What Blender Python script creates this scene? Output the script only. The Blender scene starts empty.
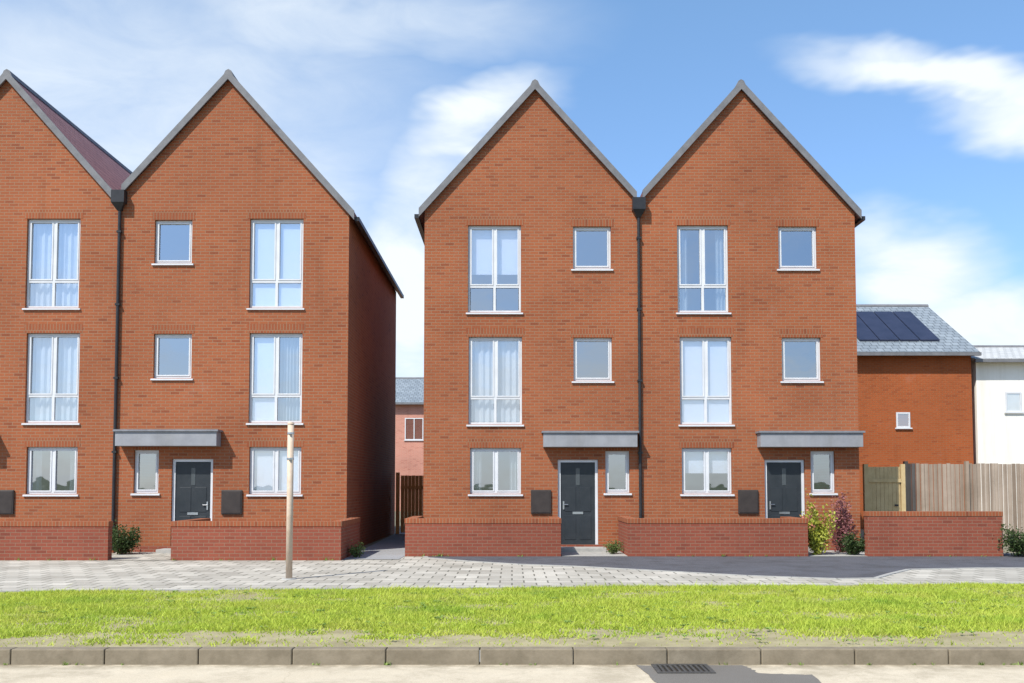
import bpy, math, random
import numpy as np
from mathutils import Vector, noise as mnoise
random.seed(7); rng = np.random.default_rng(7)
S = bpy.context.scene
COL = S.collection
R = math.radians

# ------------------------------------------------------------------ camera
F = 960.0; H = 1.6; PITCH = R(3.0); HOR = 486.0; W, HT = 1024, 683
cam = bpy.data.cameras.new('camera'); co = bpy.data.objects.new('camera', cam); COL.objects.link(co)
co.location = (0, 0, H); co.rotation_euler = (R(90) + PITCH, 0, 0)
cam.sensor_fit = 'HORIZONTAL'; cam.sensor_width = 36; cam.lens = 36 * F / W
SH = (HOR - HT / 2 - F * math.tan(PITCH)) / W
cam.shift_y = SH; cam.clip_end = 3000; cam.clip_start = 0.1
S.camera = co

def at(px, py, Y):
    """point on the plane y=Y seen at a picture position (used once, to read real sizes off the photo)"""
    u = (px - W / 2) / F; v = (HT / 2 - py) / F + SH * W / F
    c, s = math.cos(PITCH), math.sin(PITCH)
    d = (u, c - v * s, s + v * c); t = Y / d[1]
    return (d[0] * t, Y, H + d[2] * t)
def atX(px, py, Y): return at(px, py, Y)[0]
def atZ(py, Y): return at(512, py, Y)[2]

# ------------------------------------------------------------------ mesh helpers
ORG = {}
class MB:
    def __init__(s): s.v = []; s.f = []
    def quad(s, *p):
        n = len(s.v); s.v += [tuple(q) for q in p]; s.f.append(tuple(range(n, n + len(p)))); return s
    def box(s, x0, x1, y0, y1, z0, z1):
        n = len(s.v)
        s.v += [(x0,y0,z0),(x1,y0,z0),(x1,y1,z0),(x0,y1,z0),(x0,y0,z1),(x1,y0,z1),(x1,y1,z1),(x0,y1,z1)]
        for f in ((0,3,2,1),(4,5,6,7),(0,1,5,4),(1,2,6,5),(2,3,7,6),(3,0,4,7)): s.f.append(tuple(n+i for i in f))
        return s
    def prism(s, poly, a, b):
        """extrude polygon of 3D points 'poly' by vector (b-a)"""
        n = len(s.v); k = len(poly); d = Vector(b) - Vector(a)
        s.v += [tuple(p) for p in poly] + [tuple(Vector(p) + d) for p in poly]
        s.f.append(tuple(range(n, n+k))); s.f.append(tuple(range(n+2*k-1, n+k-1, -1)))
        for i in range(k):
            j = (i+1) % k; s.f.append((n+i, n+k+i, n+k+j, n+j))
        return s
    def tube(s, p, q, r0, r1=None, k=14):
        r1 = r0 if r1 is None else r1
        p, q = Vector(p), Vector(q); d = (q-p).normalized()
        a = d.orthogonal().normalized(); b = d.cross(a); n = len(s.v)
        for c, r in ((p, r0), (q, r1)):
            for i in range(k):
                t = 2*math.pi*i/k; s.v.append(tuple(c + (a*math.cos(t) + b*math.sin(t))*r))
        for i in range(k):
            j = (i+1) % k; s.f.append((n+i, n+j, n+k+j, n+k+i))
        s.f.append(tuple(range(n+k-1, n-1, -1))); s.f.append(tuple(range(n+k, n+2*k)))
        return s
    def build(s, name, mat, parent=None, bevel=0, smooth=False):
        ox, oy, oz = ORG.get(parent.name if parent else None, (0,0,0))
        me = bpy.data.meshes.new(name)
        me.from_pydata([(x-ox, y-oy, z-oz) for x, y, z in s.v], [], s.f); me.update()
        uv = me.uv_layers.new(name='UVMap'); dat = uv.data
        for p in me.polygons:
            n = p.normal; ax, ay, az = abs(n.x), abs(n.y), abs(n.z)
            for li in p.loop_indices:
                x, y, z = s.v[me.loops[li].vertex_index]
                if ax >= ay and ax >= az: c = (y, z)
                elif ay >= az: c = (x, z)
                else: c = (x, y)
                dat[li].uv = c
        if smooth:
            for p in me.polygons: p.use_smooth = True
        o = bpy.data.objects.new(name, me); COL.objects.link(o)
        if mat: me.materials.append(mat)
        if parent: o.parent = parent
        ORG[o.name] = (ox, oy, oz)
        if bevel:
            b = o.modifiers.new('bevel', 'BEVEL'); b.width = bevel; b.segments = 2; b.limit_method = 'ANGLE'
        return o
def tag(o, label=None, cat=None, group=None, kind=None):
    if label: o['label'] = label
    if cat: o['category'] = cat
    if group: o['group'] = group
    if kind: o['kind'] = kind
    return o
def thing(name, label, cat, loc, group=None):
    o = bpy.data.objects.new(name, None); COL.objects.link(o); o.location = loc; o.empty_display_size = .2
    ORG[o.name] = tuple(loc); return tag(o, label, cat, group)

# ------------------------------------------------------------------ materials
def mat(name, col=(.5,.5,.5), rough=.6, metal=0, spec=.5):
    m = bpy.data.materials.new(name); m.use_nodes = True
    b = m.node_tree.nodes['Principled BSDF']
    b.inputs['Base Color'].default_value = (*col, 1); b.inputs['Roughness'].default_value = rough
    b.inputs['Metallic'].default_value = metal; b.inputs['Specular IOR Level'].default_value = spec
    return m
class NT:
    def __init__(s, m): s.t = m.node_tree; s.b = s.t.nodes.get('Principled BSDF')
    def n(s, typ, **kw):
        o = s.t.nodes.new(typ)
        for k, v in kw.items():
            if k in o.inputs.keys() if hasattr(o.inputs, 'keys') else False: o.inputs[k].default_value = v
            else: setattr(o, k, v)
        return o
    def l(s, a, b): s.t.links.new(a, b)
    def noise(s, scale, vec=None, detail=5, rough=.6):
        o = s.t.nodes.new('ShaderNodeTexNoise'); o.inputs['Scale'].default_value = scale
        o.inputs['Detail'].default_value = detail; o.inputs['Roughness'].default_value = rough
        if vec: s.l(vec, o.inputs['Vector'])
        return o
    def ramp(s, fac, stops):
        o = s.t.nodes.new('ShaderNodeValToRGB'); e = o.color_ramp.elements
        while len(e) < len(stops): e.new(.5)
        for i, (p, c) in enumerate(stops): e[i].position = p; e[i].color = (*c, 1) if len(c) == 3 else c
        s.l(fac, o.inputs['Fac']); return o
    def mix(s, fac, a, b, blend='MIX'):
        o = s.t.nodes.new('ShaderNodeMix'); o.data_type = 'RGBA'; o.blend_type = blend
        for sock, v in ((o.inputs[0], fac), (o.inputs[6], a), (o.inputs[7], b)):
            if isinstance(v, (int, float)): sock.default_value = v
            elif isinstance(v, tuple): sock.default_value = (*v, 1)
            else: s.l(v, sock)
        return o.outputs[2]
    def bump(s, h, strength=.3, dist=.01):
        o = s.t.nodes.new('ShaderNodeBump'); o.inputs['Strength'].default_value = strength; o.inputs['Distance'].default_value = dist
        s.l(h, o.inputs['Height']); s.l(o.outputs[0], s.b.inputs['Normal'])
    def geo(s): return s.t.nodes.new('ShaderNodeNewGeometry').outputs['Position']
    def uv(s): return s.t.nodes.new('ShaderNodeTexCoord').outputs['UV']

def brick_mat(name, a, b, c, mortar, rowh=.075, bw=.225, ms=.0085):
    m = mat(name, rough=.85, spec=.25); t = NT(m); uv = t.uv()
    br = t.t.nodes.new('ShaderNodeTexBrick'); t.l(uv, br.inputs['Vector'])
    br.inputs['Scale'].default_value = 1; br.inputs['Brick Width'].default_value = bw; br.inputs['Row Height'].default_value = rowh
    br.inputs['Mortar Size'].default_value = ms; br.inputs['Mortar Smooth'].default_value = .2
    br.inputs['Color1'].default_value = (0,0,0,1); br.inputs['Color2'].default_value = (1,1,1,1); br.inputs['Mortar'].default_value = (.5,.5,.5,1)
    ramp = t.ramp(br.outputs['Color'], [(0, a), (.5, b), (.82, b), (1, c)])
    n1 = t.noise(.55, uv, 4); n2 = t.noise(60, uv, 3)
    col = t.mix(t.ramp(n1.outputs[0], [(.3,(0,0,0)), (.7,(1,1,1))]).outputs[0], ramp.outputs[0], tuple(min(1, x*1.12) for x in b), 'MIX')
    col = t.mix(.35, ramp.outputs[0], col)
    col = t.mix(.22, col, n2.outputs[1], 'SOFT_LIGHT')
    out = t.mix(br.outputs['Fac'], col, mortar)
    bt = t.ramp(t.noise(.38, uv, 3, .5).outputs[0], [(.32,(.84,.82,.81)), (.5,(.97,.97,.97)), (.68,(1.08,1.06,1.04))])
    out = t.mix(1, out, bt.outputs[0], 'MULTIPLY')
    oi = t.t.nodes.new('ShaderNodeObjectInfo')
    out = t.mix(1, out, t.ramp(oi.outputs['Random'], [(0,(1.05,1.03,1.03)), (1,(1.14,1.14,1.14))]).outputs[0], 'MULTIPLY')
    ef = t.ramp(t.noise(1.1, uv, 8, .75).outputs[0], [(.60,(0,0,0)), (.80,(.22,.22,.22))])
    out = t.mix(ef.outputs[0], out, (.42,.34,.29))
    # run-off stains
    mp = t.t.nodes.new('ShaderNodeMapping'); mp.inputs['Scale'].default_value = (2.2, .25, 1); t.l(uv, mp.inputs['Vector'])
    st = t.ramp(t.noise(1, mp.outputs[0], 6).outputs[0], [(.55,(1,1,1)), (.85,(.80,.79,.79))])
    out = t.mix(1, out, st.outputs[0], 'MULTIPLY')
    t.l(out, t.b.inputs['Base Color'])
    inv = t.t.nodes.new('ShaderNodeMath'); inv.operation = 'SUBTRACT'; inv.inputs[0].default_value = 1; t.l(br.outputs['Fac'], inv.inputs[1])
    t.bump(inv.outputs[0], .5, .006)
    return m
M = {}
M['brick'] = brick_mat('orange_red_brick', (.240,.070,.028), (.275,.084,.033), (.18,.050,.022), (.25,.145,.085))
M['brick_wall'] = brick_mat('garden_wall_brick', (.19,.050,.029), (.22,.060,.034), (.15,.040,.024), (.21,.115,.075))
M['brick_far'] = brick_mat('orange_brick', (.27,.064,.016), (.30,.074,.02), (.22,.05,.015), (.25,.11,.05))
M['brick_pink'] = brick_mat('pink_brick', (.42,.17,.12), (.47,.2,.145), (.36,.13,.09), (.42,.29,.23))
# soldier bricks (upright): swap module
M['soldier'] = brick_mat('upright_brick', (.215,.060,.025), (.245,.072,.029), (.17,.047,.021), (.24,.14,.08), rowh=.225, bw=.075)

def noisy(name, a, b, scale, rough=.85, bump=0, bscale=None, spec=.3, detail=8, lo=.35, hi=.65):
    m = mat(name, rough=rough, spec=spec); t = NT(m); p = t.geo()
    n = t.noise(scale, p, detail, .65)
    t.l(t.ramp(n.outputs[0], [(lo, a), (hi, b)]).outputs[0], t.b.inputs['Base Color'])
    if bump: t.bump(t.noise(bscale or scale*4, p, 4).outputs[0], bump, .01)
    return m
def tile_mat(name, a, b, rowh=.3, bw=.28):
    m = mat(name, rough=.75, spec=.3); t = NT(m); uv = t.uv()
    br = t.t.nodes.new('ShaderNodeTexBrick'); t.l(uv, br.inputs['Vector'])
    br.inputs['Scale'].default_value = 1; br.inputs['Brick Width'].default_value = bw; br.inputs['Row Height'].default_value = rowh
    br.inputs['Mortar Size'].default_value = .012; br.inputs['Color1'].default_value = (*a,1); br.inputs['Color2'].default_value = (*b,1)
    br.inputs['Mortar'].default_value = tuple(x*.35 for x in a) + (1,)
    t.l(t.mix(.2, br.outputs[0], t.noise(3, t.geo()).outputs[0], 'SOFT_LIGHT'), t.b.inputs['Base Color'])
    inv = t.t.nodes.new('ShaderNodeMath'); inv.operation = 'SUBTRACT'; inv.inputs[0].default_value = 1; t.l(br.outputs['Fac'], inv.inputs[1])
    t.bump(inv.outputs[0], .6, .02); return m
M['tile'] = tile_mat('plum_grey_roof_tile', (.25,.12,.115), (.31,.155,.145))
M['slate'] = tile_mat('grey_slate', (.17,.2,.225), (.23,.265,.29))
M['verge'] = noisy('grey_verge_trim', (.13,.13,.135), (.18,.18,.185), 4, .6)
M['pvc'] = noisy('pale_window_frame', (.55,.56,.57), (.62,.63,.64), 3, .35)
M['canopy'] = noisy('grey_canopy', (.23,.235,.25), (.28,.285,.30), 2.5, .55)
M['canopy_top'] = noisy('lead_flashing', (.16,.165,.18), (.22,.225,.24), 5, .5)
M['door'] = noisy('anthracite_door', (.022,.027,.031), (.032,.037,.041), 3, .4)
M['meter'] = noisy('dark_meter_box', (.035,.028,.025), (.05,.04,.035), 5, .5)
M['black'] = noisy('black_plastic_pipe', (.02,.02,.022), (.03,.03,.032), 6, .4)
M['steel'] = mat('brushed_steel', (.55,.55,.55), .3, 1)
M['stone'] = noisy('pale_stone', (.29,.285,.265), (.37,.36,.33), 6, .8, .3)
M['coping'] = M['soldier']
M['blind'] = mat('white_blind', (.70,.735,.79), .8)
M['pale_tile'] = tile_mat('pale_grey_tile', (.42,.43,.42), (.5,.5,.48))
M['curtain'] = noisy('grey_curtain', (.30,.34,.35), (.38,.42,.43), 3, .9)
M['net'] = noisy('net_curtain', (.50,.53,.55), (.60,.62,.63), 2, .9)
M['inside'] = mat('plaster_inside', (.45,.43,.4), .9)
M['render'] = noisy('white_render', (.80,.77,.69), (.85,.82,.75), .8, .9, .1, 40)
def stained(m):
    t = NT(m); cur = t.b.inputs['Base Color'].links[0].from_socket; mp_ = t.t.nodes.new('ShaderNodeMapping'); mp_.inputs['Scale'].default_value = (1.6, 1.6, .16); t.l(t.geo(), mp_.inputs['Vector'])
    t.l(t.mix(1, cur, t.ramp(t.noise(1, mp_.outputs[0], 7, .7).outputs[0], [(.45,(1,1,1)),(.75,(.82,.80,.76))]).outputs[0], 'MULTIPLY'), t.b.inputs['Base Color'])
stained(M['render']); stained(M['canopy'])
M['fence'] = noisy('weathered_timber', (.27,.212,.158), (.345,.278,.213), 3, .85)
def planks(name, a, b):
    m = mat(name, rough=.85, spec=.2); t = NT(m); p = t.geo()
    mp_ = t.t.nodes.new('ShaderNodeMapping'); mp_.inputs['Scale'].default_value = (9.5, .2, .06); t.l(p, mp_.inputs['Vector'])
    m2 = t.t.nodes.new('ShaderNodeMapping'); m2.inputs['Scale'].default_value = (60, 60, 2.5); t.l(p, m2.inputs['Vector'])
    c = t.ramp(t.noise(1, mp_.outputs[0], 1, .5).outputs[0], [(.3,a),(.7,b)]).outputs[0]
    c = t.mix(.35, c, t.noise(1, m2.outputs[0], 5).outputs[0], 'SOFT_LIGHT')
    c = t.mix(1, c, t.ramp(t.noise(.9, p, 6, .7).outputs[0], [(.35,(.78,.77,.75)),(.6,(1,1,1))]).outputs[0], 'MULTIPLY'); t.l(c, t.b.inputs['Base Color']); return m
M['fence'] = planks('weathered_fence_boards', (.25,.19,.14), (.42,.335,.26))
M['gatewood'] = noisy('olive_brown_timber', (.46,.34,.17), (.55,.42,.22), 4, .85)
M['rustwood'] = noisy('rust_brown_timber', (.58,.21,.055), (.66,.27,.085), 4, .7)
M['post'] = noisy('tan_grey_post', (.5,.38,.28), (.58,.46,.35), 8, .6)
M['iron'] = noisy('cast_iron', (.05,.048,.045), (.085,.08,.072), 20, .6)
# glass: reflective outer coat over a see-through pane
def glass():
    m = bpy.data.materials.new('window_glass'); m.use_nodes = True; t = m.node_tree; t.nodes.clear()
    o = t.nodes.new('ShaderNodeOutputMaterial'); mx = t.nodes.new('ShaderNodeMixShader')
    tr = t.nodes.new('ShaderNodeBsdfTransparent'); tr.inputs[0].default_value = (.89,.92,.96,1)
    gl = t.nodes.new('ShaderNodeBsdfGlossy'); gl.inputs['Roughness'].default_value = .015; gl.inputs[0].default_value = (.92,.96,1,1)
    lw = t.nodes.new('ShaderNodeLayerWeight'); lw.inputs['Blend'].default_value = .5
    mr = t.nodes.new('ShaderNodeMapRange'); mr.inputs['To Min'].default_value = .42; mr.inputs['To Max'].default_value = .95
    pw = t.nodes.new('ShaderNodeMath'); pw.operation = 'POWER'; pw.inputs[1].default_value = 4; t.links.new(lw.outputs['Facing'], pw.inputs[0]); t.links.new(pw.outputs[0], mr.inputs['Value']); t.links.new(mr.outputs[0], mx.inputs[0])
    # slightly wavy panes
    nz = t.nodes.new('ShaderNodeTexNoise'); nz.inputs['Scale'].default_value = 1.3
    g = t.nodes.new('ShaderNodeNewGeometry'); t.links.new(g.outputs['Position'], nz.inputs['Vector'])
    bp = t.nodes.new('ShaderNodeBump'); bp.inputs['Strength'].default_value = .06; bp.inputs['Distance'].default_value = .05
    t.links.new(nz.outputs[0], bp.inputs['Height']); t.links.new(bp.outputs[0], gl.inputs['Normal'])
    t.links.new(tr.outputs[0], mx.inputs[1]); t.links.new(gl.outputs[0], mx.inputs[2]); t.links.new(mx.outputs[0], o.inputs[0])
    return m
M['glass'] = glass()
M['doorglass'] = mat('dark_obscure_glass', (.06,.07,.075), .15)

# ------------------------------------------------------------------ ground
def sheet(name, pts, z, m):
    mb = MB(); mb.quad(*[(x, y, z) for x, y in pts]); return tag(mb.build(name, m), kind='structure')
ROADZ = -.14
M['earth'] = noisy('rough_ground', (.16,.15,.10), (.24,.21,.14), .6, .95, .4, 8)
sheet('ground', [(-900,9.6),(900,9.6),(900,1500),(-900,1500)], -.02, M['earth'])
def gravelly(name, a, b, c):
    m = mat(name, rough=.9, spec=.2); t = NT(m); p = t.geo()
    fine = t.noise(140, p, 3); big = t.noise(.7, p, 5)
    base = t.ramp(fine.outputs[0], [(.3, a), (.5, b), (.7, c)])
    col = t.mix(1, base.outputs[0], t.ramp(big.outputs[0], [(.3,(.85,.84,.82)), (.7,(1.0,1.0,1.0))]).outputs[0], 'MULTIPLY')
    t.l(col, t.b.inputs['Base Color']); t.bump(fine.outputs[0], .5, .006); return m
M['road'] = gravelly('pale_worn_road', (.46,.395,.285), (.56,.485,.36), (.64,.56,.43))
def wear(m, grit=True):
    t = NT(m); p = t.geo(); cur = t.b.inputs['Base Color'].links[0].from_socket
    v = t.t.nodes.new('ShaderNodeTexVoronoi'); v.feature = 'DISTANCE_TO_EDGE'; v.inputs['Scale'].default_value = .55
    dn = t.noise(2.5, p, 6); ad = t.mix(.22, p, dn.outputs[1], 'ADD'); t.l(ad, v.inputs['Vector'])
    cr = t.ramp(v.outputs['Distance'], [(0,(.45,.42,.38)), (.0035,(1,1,1))])
    cur = t.mix(.22, cur, cr.outputs[0], 'MULTIPLY')
    st = t.ramp(t.noise(1.7, p, 8, .7).outputs[0], [(.38,(.78,.77,.75)), (.52,(1,1,1)), (.75,(1.05,1.04,1.02))])
    cur = t.mix(1, cur, st.outputs[0], 'MULTIPLY')
    # grit swept into the channel along the kerb
    sx = t.t.nodes.new('ShaderNodeSeparateXYZ'); t.l(p, sx.inputs[0])
    mr = t.t.nodes.new('ShaderNodeMapRange'); mr.inputs['From Min'].default_value = 9.15; mr.inputs['From Max'].default_value = 9.5; t.l(sx.outputs[1], mr.inputs['Value'])
    mm = t.t.nodes.new('ShaderNodeMath'); mm.operation = 'MULTIPLY'; t.l(mr.outputs[0], mm.inputs[0]); t.l(t.ramp(t.noise(5, p, 6).outputs[0], [(.35,(0,0,0)),(.6,(1,1,1))]).outputs[0], mm.inputs[1])
    cur = t.mix(mm.outputs[0], cur, (.20,.165,.11)) if grit else cur; t.l(cur, t.b.inputs['Base Color'])
wear(M['road'])
M['lane'] = gravelly('dark_asphalt', (.064,.066,.076), (.095,.097,.109), (.13,.132,.145))
M['patch'] = gravelly('repair_asphalt', (.12,.11,.095), (.175,.16,.14), (.23,.215,.19))
sheet('road', [(-900,1.5),(900,1.5),(900,9.61),(-900,9.61)], ROADZ, M['road'])
M['field'] = noisy('rough_field', (.045,.06,.022), (.085,.095,.035), .5, .95, .5, 6)
sheet('field', [(-900,-900),(900,-900),(900,1.5),(-900,1.5)], ROADZ+.01, M['field'])
# block paving of the court on the left
m = mat('pale_block_paving', rough=.85, spec=.25); t = NT(m); uv = t.uv()
br = t.t.nodes.new('ShaderNodeTexBrick'); t.l(uv, br.inputs['Vector']); br.inputs['Scale'].default_value = 1
br.inputs['Brick Width'].default_value = .4; br.inputs['Row Height'].default_value = .4; br.inputs['Mortar Size'].default_value = .014; br.inputs['Mortar Smooth'].default_value = .1
br.inputs['Color1'].default_value = (.34,.32,.275,1); br.inputs['Color2'].default_value = (.49,.465,.405,1); br.inputs['Mortar'].default_value = (.15,.145,.12,1)
t.l(t.mix(1, t.mix(.3, br.outputs[0], t.noise(1.2, t.geo(), 7).outputs[0], 'SOFT_LIGHT'), t.ramp(t.noise(.8, t.geo(), 8, .7).outputs[0], [(.35,(.8,.79,.77)),(.6,(1.03,1.02,1))]).outputs[0], 'MULTIPLY'), t.b.inputs['Base Color']); t.bump(t.noise(60, t.geo()).outputs[0], .3, .004)
M['paving'] = m
def gy(x, a, b): return a + (b - a) * (x + 7) / 15.0      # a at x=-7, b at x=8
GT = lambda x: gy(x, 14.5, 15.6)                           # far edge of the verge
GB = lambda x: gy(x, 9.95, 10.5)                           # ragged near edge of the turf
sheet('pavement', [(-40, GT(-40)), (40, GT(40)), (40, 23.0), (-40, 23.0)], 0.0, M['paving'])
lane_pts = [(-2.2,23.0),(-1.9,21.5),(-.9,20.5),(.16,19.7),(1.3,19.2),(2.4,18.45),(4.2,17.2),(5.6,16.65),(6.3,16.75),(6.9,17.6),(7.6,18.5),(9,18.8),(12,18.9),(40,19.2),(40,23.0)]
sheet('lane', lane_pts, .004, M['lane'])
le = MB()
for (ax_, ay_), (bx_, by_) in zip(lane_pts[:-2], lane_pts[1:-1]):
    L_ = math.hypot(bx_-ax_, by_-ay_); n_ = max(1, round(L_/.9)); ux, uy = (bx_-ax_)/L_, (by_-ay_)/L_
    if L_ > 20: n_ = 30
    for i in range(n_):
        s0, s1 = L_*i/n_+.004, L_*(i+1)/n_-.004
        q = [(ax_+ux*a_-uy*b_, ay_+uy*a_+ux*b_, -.05) for a_, b_ in ((s0,-.05),(s1,-.05),(s1,.05),(s0,.05))]
        le.prism(q, (0,0,0), (0,0,.062))
tag(le.build('lane_edging', M['stone']), kind='structure')
wear(M['lane'], False)
# verge soil
M['soil'] = noisy('dry_verge_soil', (.24,.205,.115), (.36,.315,.18), 2.2, .95, .6, 30)
vb = MB(); xs = np.linspace(-40, 40, 81)
for i in range(80):
    a, b = xs[i], xs[i+1]
    vb.quad((a,9.6,.006),(b,9.6,.006),(b,GT(b)-.03,.02),(a,GT(a)-.03,.02))
tag(vb.build('verge', M['soil']), kind='structure')
# kerbs
M['kerb'] = noisy('weathered_kerb', (.17,.14,.095), (.24,.20,.14), 5, .85, .3, 40)
kb = MB(); x = -36.0
while x < 36:
    kb.box(x+.004, x+.911, 9.46, 9.605, -.3, .012+random.uniform(-.002,.002)); x += .915
tag(kb.build('kerb', M['kerb'], bevel=.012), kind='structure')
eb = MB(); x = -38.0
while x < 38:
    y = GT(x); y2 = GT(x+.9)
    n = len(eb.v)
    eb.prism([(x+.003,y-.03,-.1),(x+.897,y2-.03,-.1),(x+.897,y2+.04,-.1),(x+.003,y+.04,-.1)], (0,0,0), (0,0,.135)); x += .9
tag(eb.build('edging_kerb', M['stone']), kind='structure')
# repair patch + gully
corner = [(1.36,7.6),(2.72,7.6),(2.75,8.95),(2.3,9.02),(2.25,9.42),(1.22,9.42)]; pr = random.Random(11); ring = []
for i, a in enumerate(corner):
    b = corner[(i+1) % 6]
    for k in range(12):
        f = k/12; ring.append((a[0]+(b[0]-a[0])*f+pr.uniform(-.018,.018), min(9.43, a[1]+(b[1]-a[1])*f+pr.uniform(-.018,.018)), ROADZ+.004))
pm = MB(); pm.quad(*ring)
tag(pm.build('road_patch', M['patch']), kind='structure')
g = thing('drain_grate', 'cast iron drain grate set in the road against the kerb', 'drain', (1.62, 9.2, ROADZ))
fr = MB(); x0,x1,y0,y1,z0,z1 = 1.35,1.89,9.0,9.43,ROADZ+.005,ROADZ+.016
for a in ((x0,x1,y0,y0+.04),(x0,x1,y1-.04,y1),(x0,x0+.04,y0+.04,y1-.04),(x1-.04,x1,y0+.04,y1-.04)): fr.box(*a, z0, z1)
fr.build('frame', M['iron'], g)
gr = MB(); k = x0+.06
while k < x1-.07: gr.box(k, k+.022, y0+.042, y1-.042, z0, z1-.002); k += .05
gr.build('grate', M['iron'], g)
MB().quad((x0+.03,y0+.03,ROADZ+.0065),(x1-.03,y0+.03,ROADZ+.0065),(x1-.03,y1-.03,ROADZ+.0065),(x0+.03,y1-.03,ROADZ+.0065)).build('shade_plate', mat('painted_shade_black', (.008,.008,.008), .3), g)  # flat plate: the shade below the bars is put into its near-black colour

# turf
def turf():
    m = mat('turf_blades', rough=.6, spec=.2); t = NT(m); p = t.geo()
    c = t.ramp(t.noise(.9, p, 6, .7).outputs[0], [(.3, (.33,.46,.055)), (.5, (.42,.53,.06)), (.72, (.56,.56,.13))])
    c2 = t.mix(.5, c.outputs[0], t.ramp(t.noise(60, p, 2).outputs[0], [(.35,(.28,.42,.05)), (.65,(.54,.57,.11))]).outputs[0])
    cl = t.ramp(t.noise(.55, p, 5, .7).outputs[0], [(.54,(1.12,1.08,1.05)), (.68,(.72,.86,.7))])
    c2 = t.mix(1, c2, cl.outputs[0], 'MULTIPLY')
    dr = t.ramp(t.noise(1.4, p, 6, .7).outputs[0], [(.58,(0,0,0)), (.74,(.75,.75,.75))])
    c2 = t.mix(dr.outputs[0], c2, (.52,.45,.2))
    t.l(c2, t.b.inputs['Base Color'])
    t.b.inputs['Subsurface Weight'].default_value = 0
    tr = t.t.nodes.new('ShaderNodeBsdfTranslucent'); t.l(c2, tr.inputs[0])
    mx = t.t.nodes.new('ShaderNodeMixShader'); mx.inputs[0].default_value = .4
    out = t.t.nodes['Material Output']; t.l(t.b.outputs[0], mx.inputs[1]); t.l(tr.outputs[0], mx.inputs[2]); t.l(mx.outputs[0], out.inputs[0])
    N = 360000
    X = rng.uniform(-10.5, 10.5, N); V = rng.uniform(0, 1, N)
    lo = 9.62 + 0*X; hi = 14.5 + (X+7)/15*1.1 - .05
    Y = lo + (hi-lo)*V; keep = []
    nb = np.array([mnoise.noise((x*.9, y*1.3, 0)) + .5*mnoise.noise((x*3.1, y*4, 5)) for x, y in zip(X, Y)])
    edge = 9.95 + (X+7)/15*.45
    n2 = np.array([mnoise.noise((x*.35+9, y*.5, 3)) + .6*mnoise.noise((x*1.7, y*2.2, 8)) for x, y in zip(X, Y)])
    top = hi - Y
    dens = np.clip((Y - edge + .5*nb + .35*n2)/.5, .06, 1) * np.clip(1.15 + .9*np.minimum(nb, n2), .12, 1) * np.clip((top+.10+.12*nb)/.16, .15, 1)
    kp = rng.uniform(0,1,N) < dens; X, Y, nb, dens = X[kp], Y[kp], nb[kp], dens[kp]; n = len(X)
    h = rng.uniform(.018,.05,n)*(.6+.6*np.clip(dens,0,1))*(1+.6*np.clip(nb,-.6,1))*np.where(rng.uniform(0,1,n)<.03, 1.9, 1); w = rng.uniform(.005,.011,n); a = rng.uniform(0,2*np.pi,n)
    lean = rng.uniform(.3,1.6,n)*h; la = rng.uniform(0,2*np.pi,n)
    v = np.zeros((n,3,3)); v[:,0] = np.stack([X-w*np.cos(a), Y-w*np.sin(a), 0*X+.005],1); v[:,1] = np.stack([X+w*np.cos(a), Y+w*np.sin(a), 0*X+.005],1)
    v[:,2] = np.stack([X+lean*np.cos(la), Y+lean*np.sin(la), .012+h],1)
    me = bpy.data.meshes.new('grass'); me.vertices.add(3*n); me.vertices.foreach_set('co', v.reshape(-1).astype(np.float32))
    me.loops.add(3*n); me.loops.foreach_set('vertex_index', np.arange(3*n, dtype=np.int32))
    me.polygons.add(n); me.polygons.foreach_set('loop_start', np.arange(0,3*n,3,dtype=np.int32)); me.update(calc_edges=True); me.validate()
    me.materials.append(m); o = bpy.data.objects.new('grass', me); COL.objects.link(o)
    tag(o, 'short bright green mown grass covering the roadside verge', 'grass', kind='stuff')
turf()

# ------------------------------------------------------------------ leaves / shrubs
def leaf_mat(name, a, b):
    m = mat(name, rough=.55, spec=.3); t = NT(m)
    c = t.ramp(t.noise(14, t.geo(), 3).outputs[0], [(.3,a),(.7,b)]).outputs[0]; t.l(c, t.b.inputs['Base Color'])
    tr = t.t.nodes.new('ShaderNodeBsdfTranslucent'); t.l(c, tr.inputs[0]); mx = t.t.nodes.new('ShaderNodeMixShader'); mx.inputs[0].default_value = .3
    out = t.t.nodes['Material Output']; t.l(t.b.outputs[0], mx.inputs[1]); t.l(tr.outputs[0], mx.inputs[2]); t.l(mx.outputs[0], out.inputs[0]); return m
M['leaf_dark'] = leaf_mat('dark_green_leaf', (.03,.055,.015), (.07,.11,.03))
M['leaf_lime'] = leaf_mat('yellow_green_leaf', (.30,.34,.04), (.46,.46,.08))
M['leaf_mid'] = leaf_mat('mid_green_leaf', (.08,.13,.03), (.15,.2,.06))
M['leaf_plum'] = leaf_mat('plum_leaf', (.24,.085,.09), (.36,.16,.15))
M['petal'] = leaf_mat('orange_red_petal', (.62,.2,.14), (.7,.34,.25))
M['stem'] = mat('twig_bark', (.12,.08,.05), .9)
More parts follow.
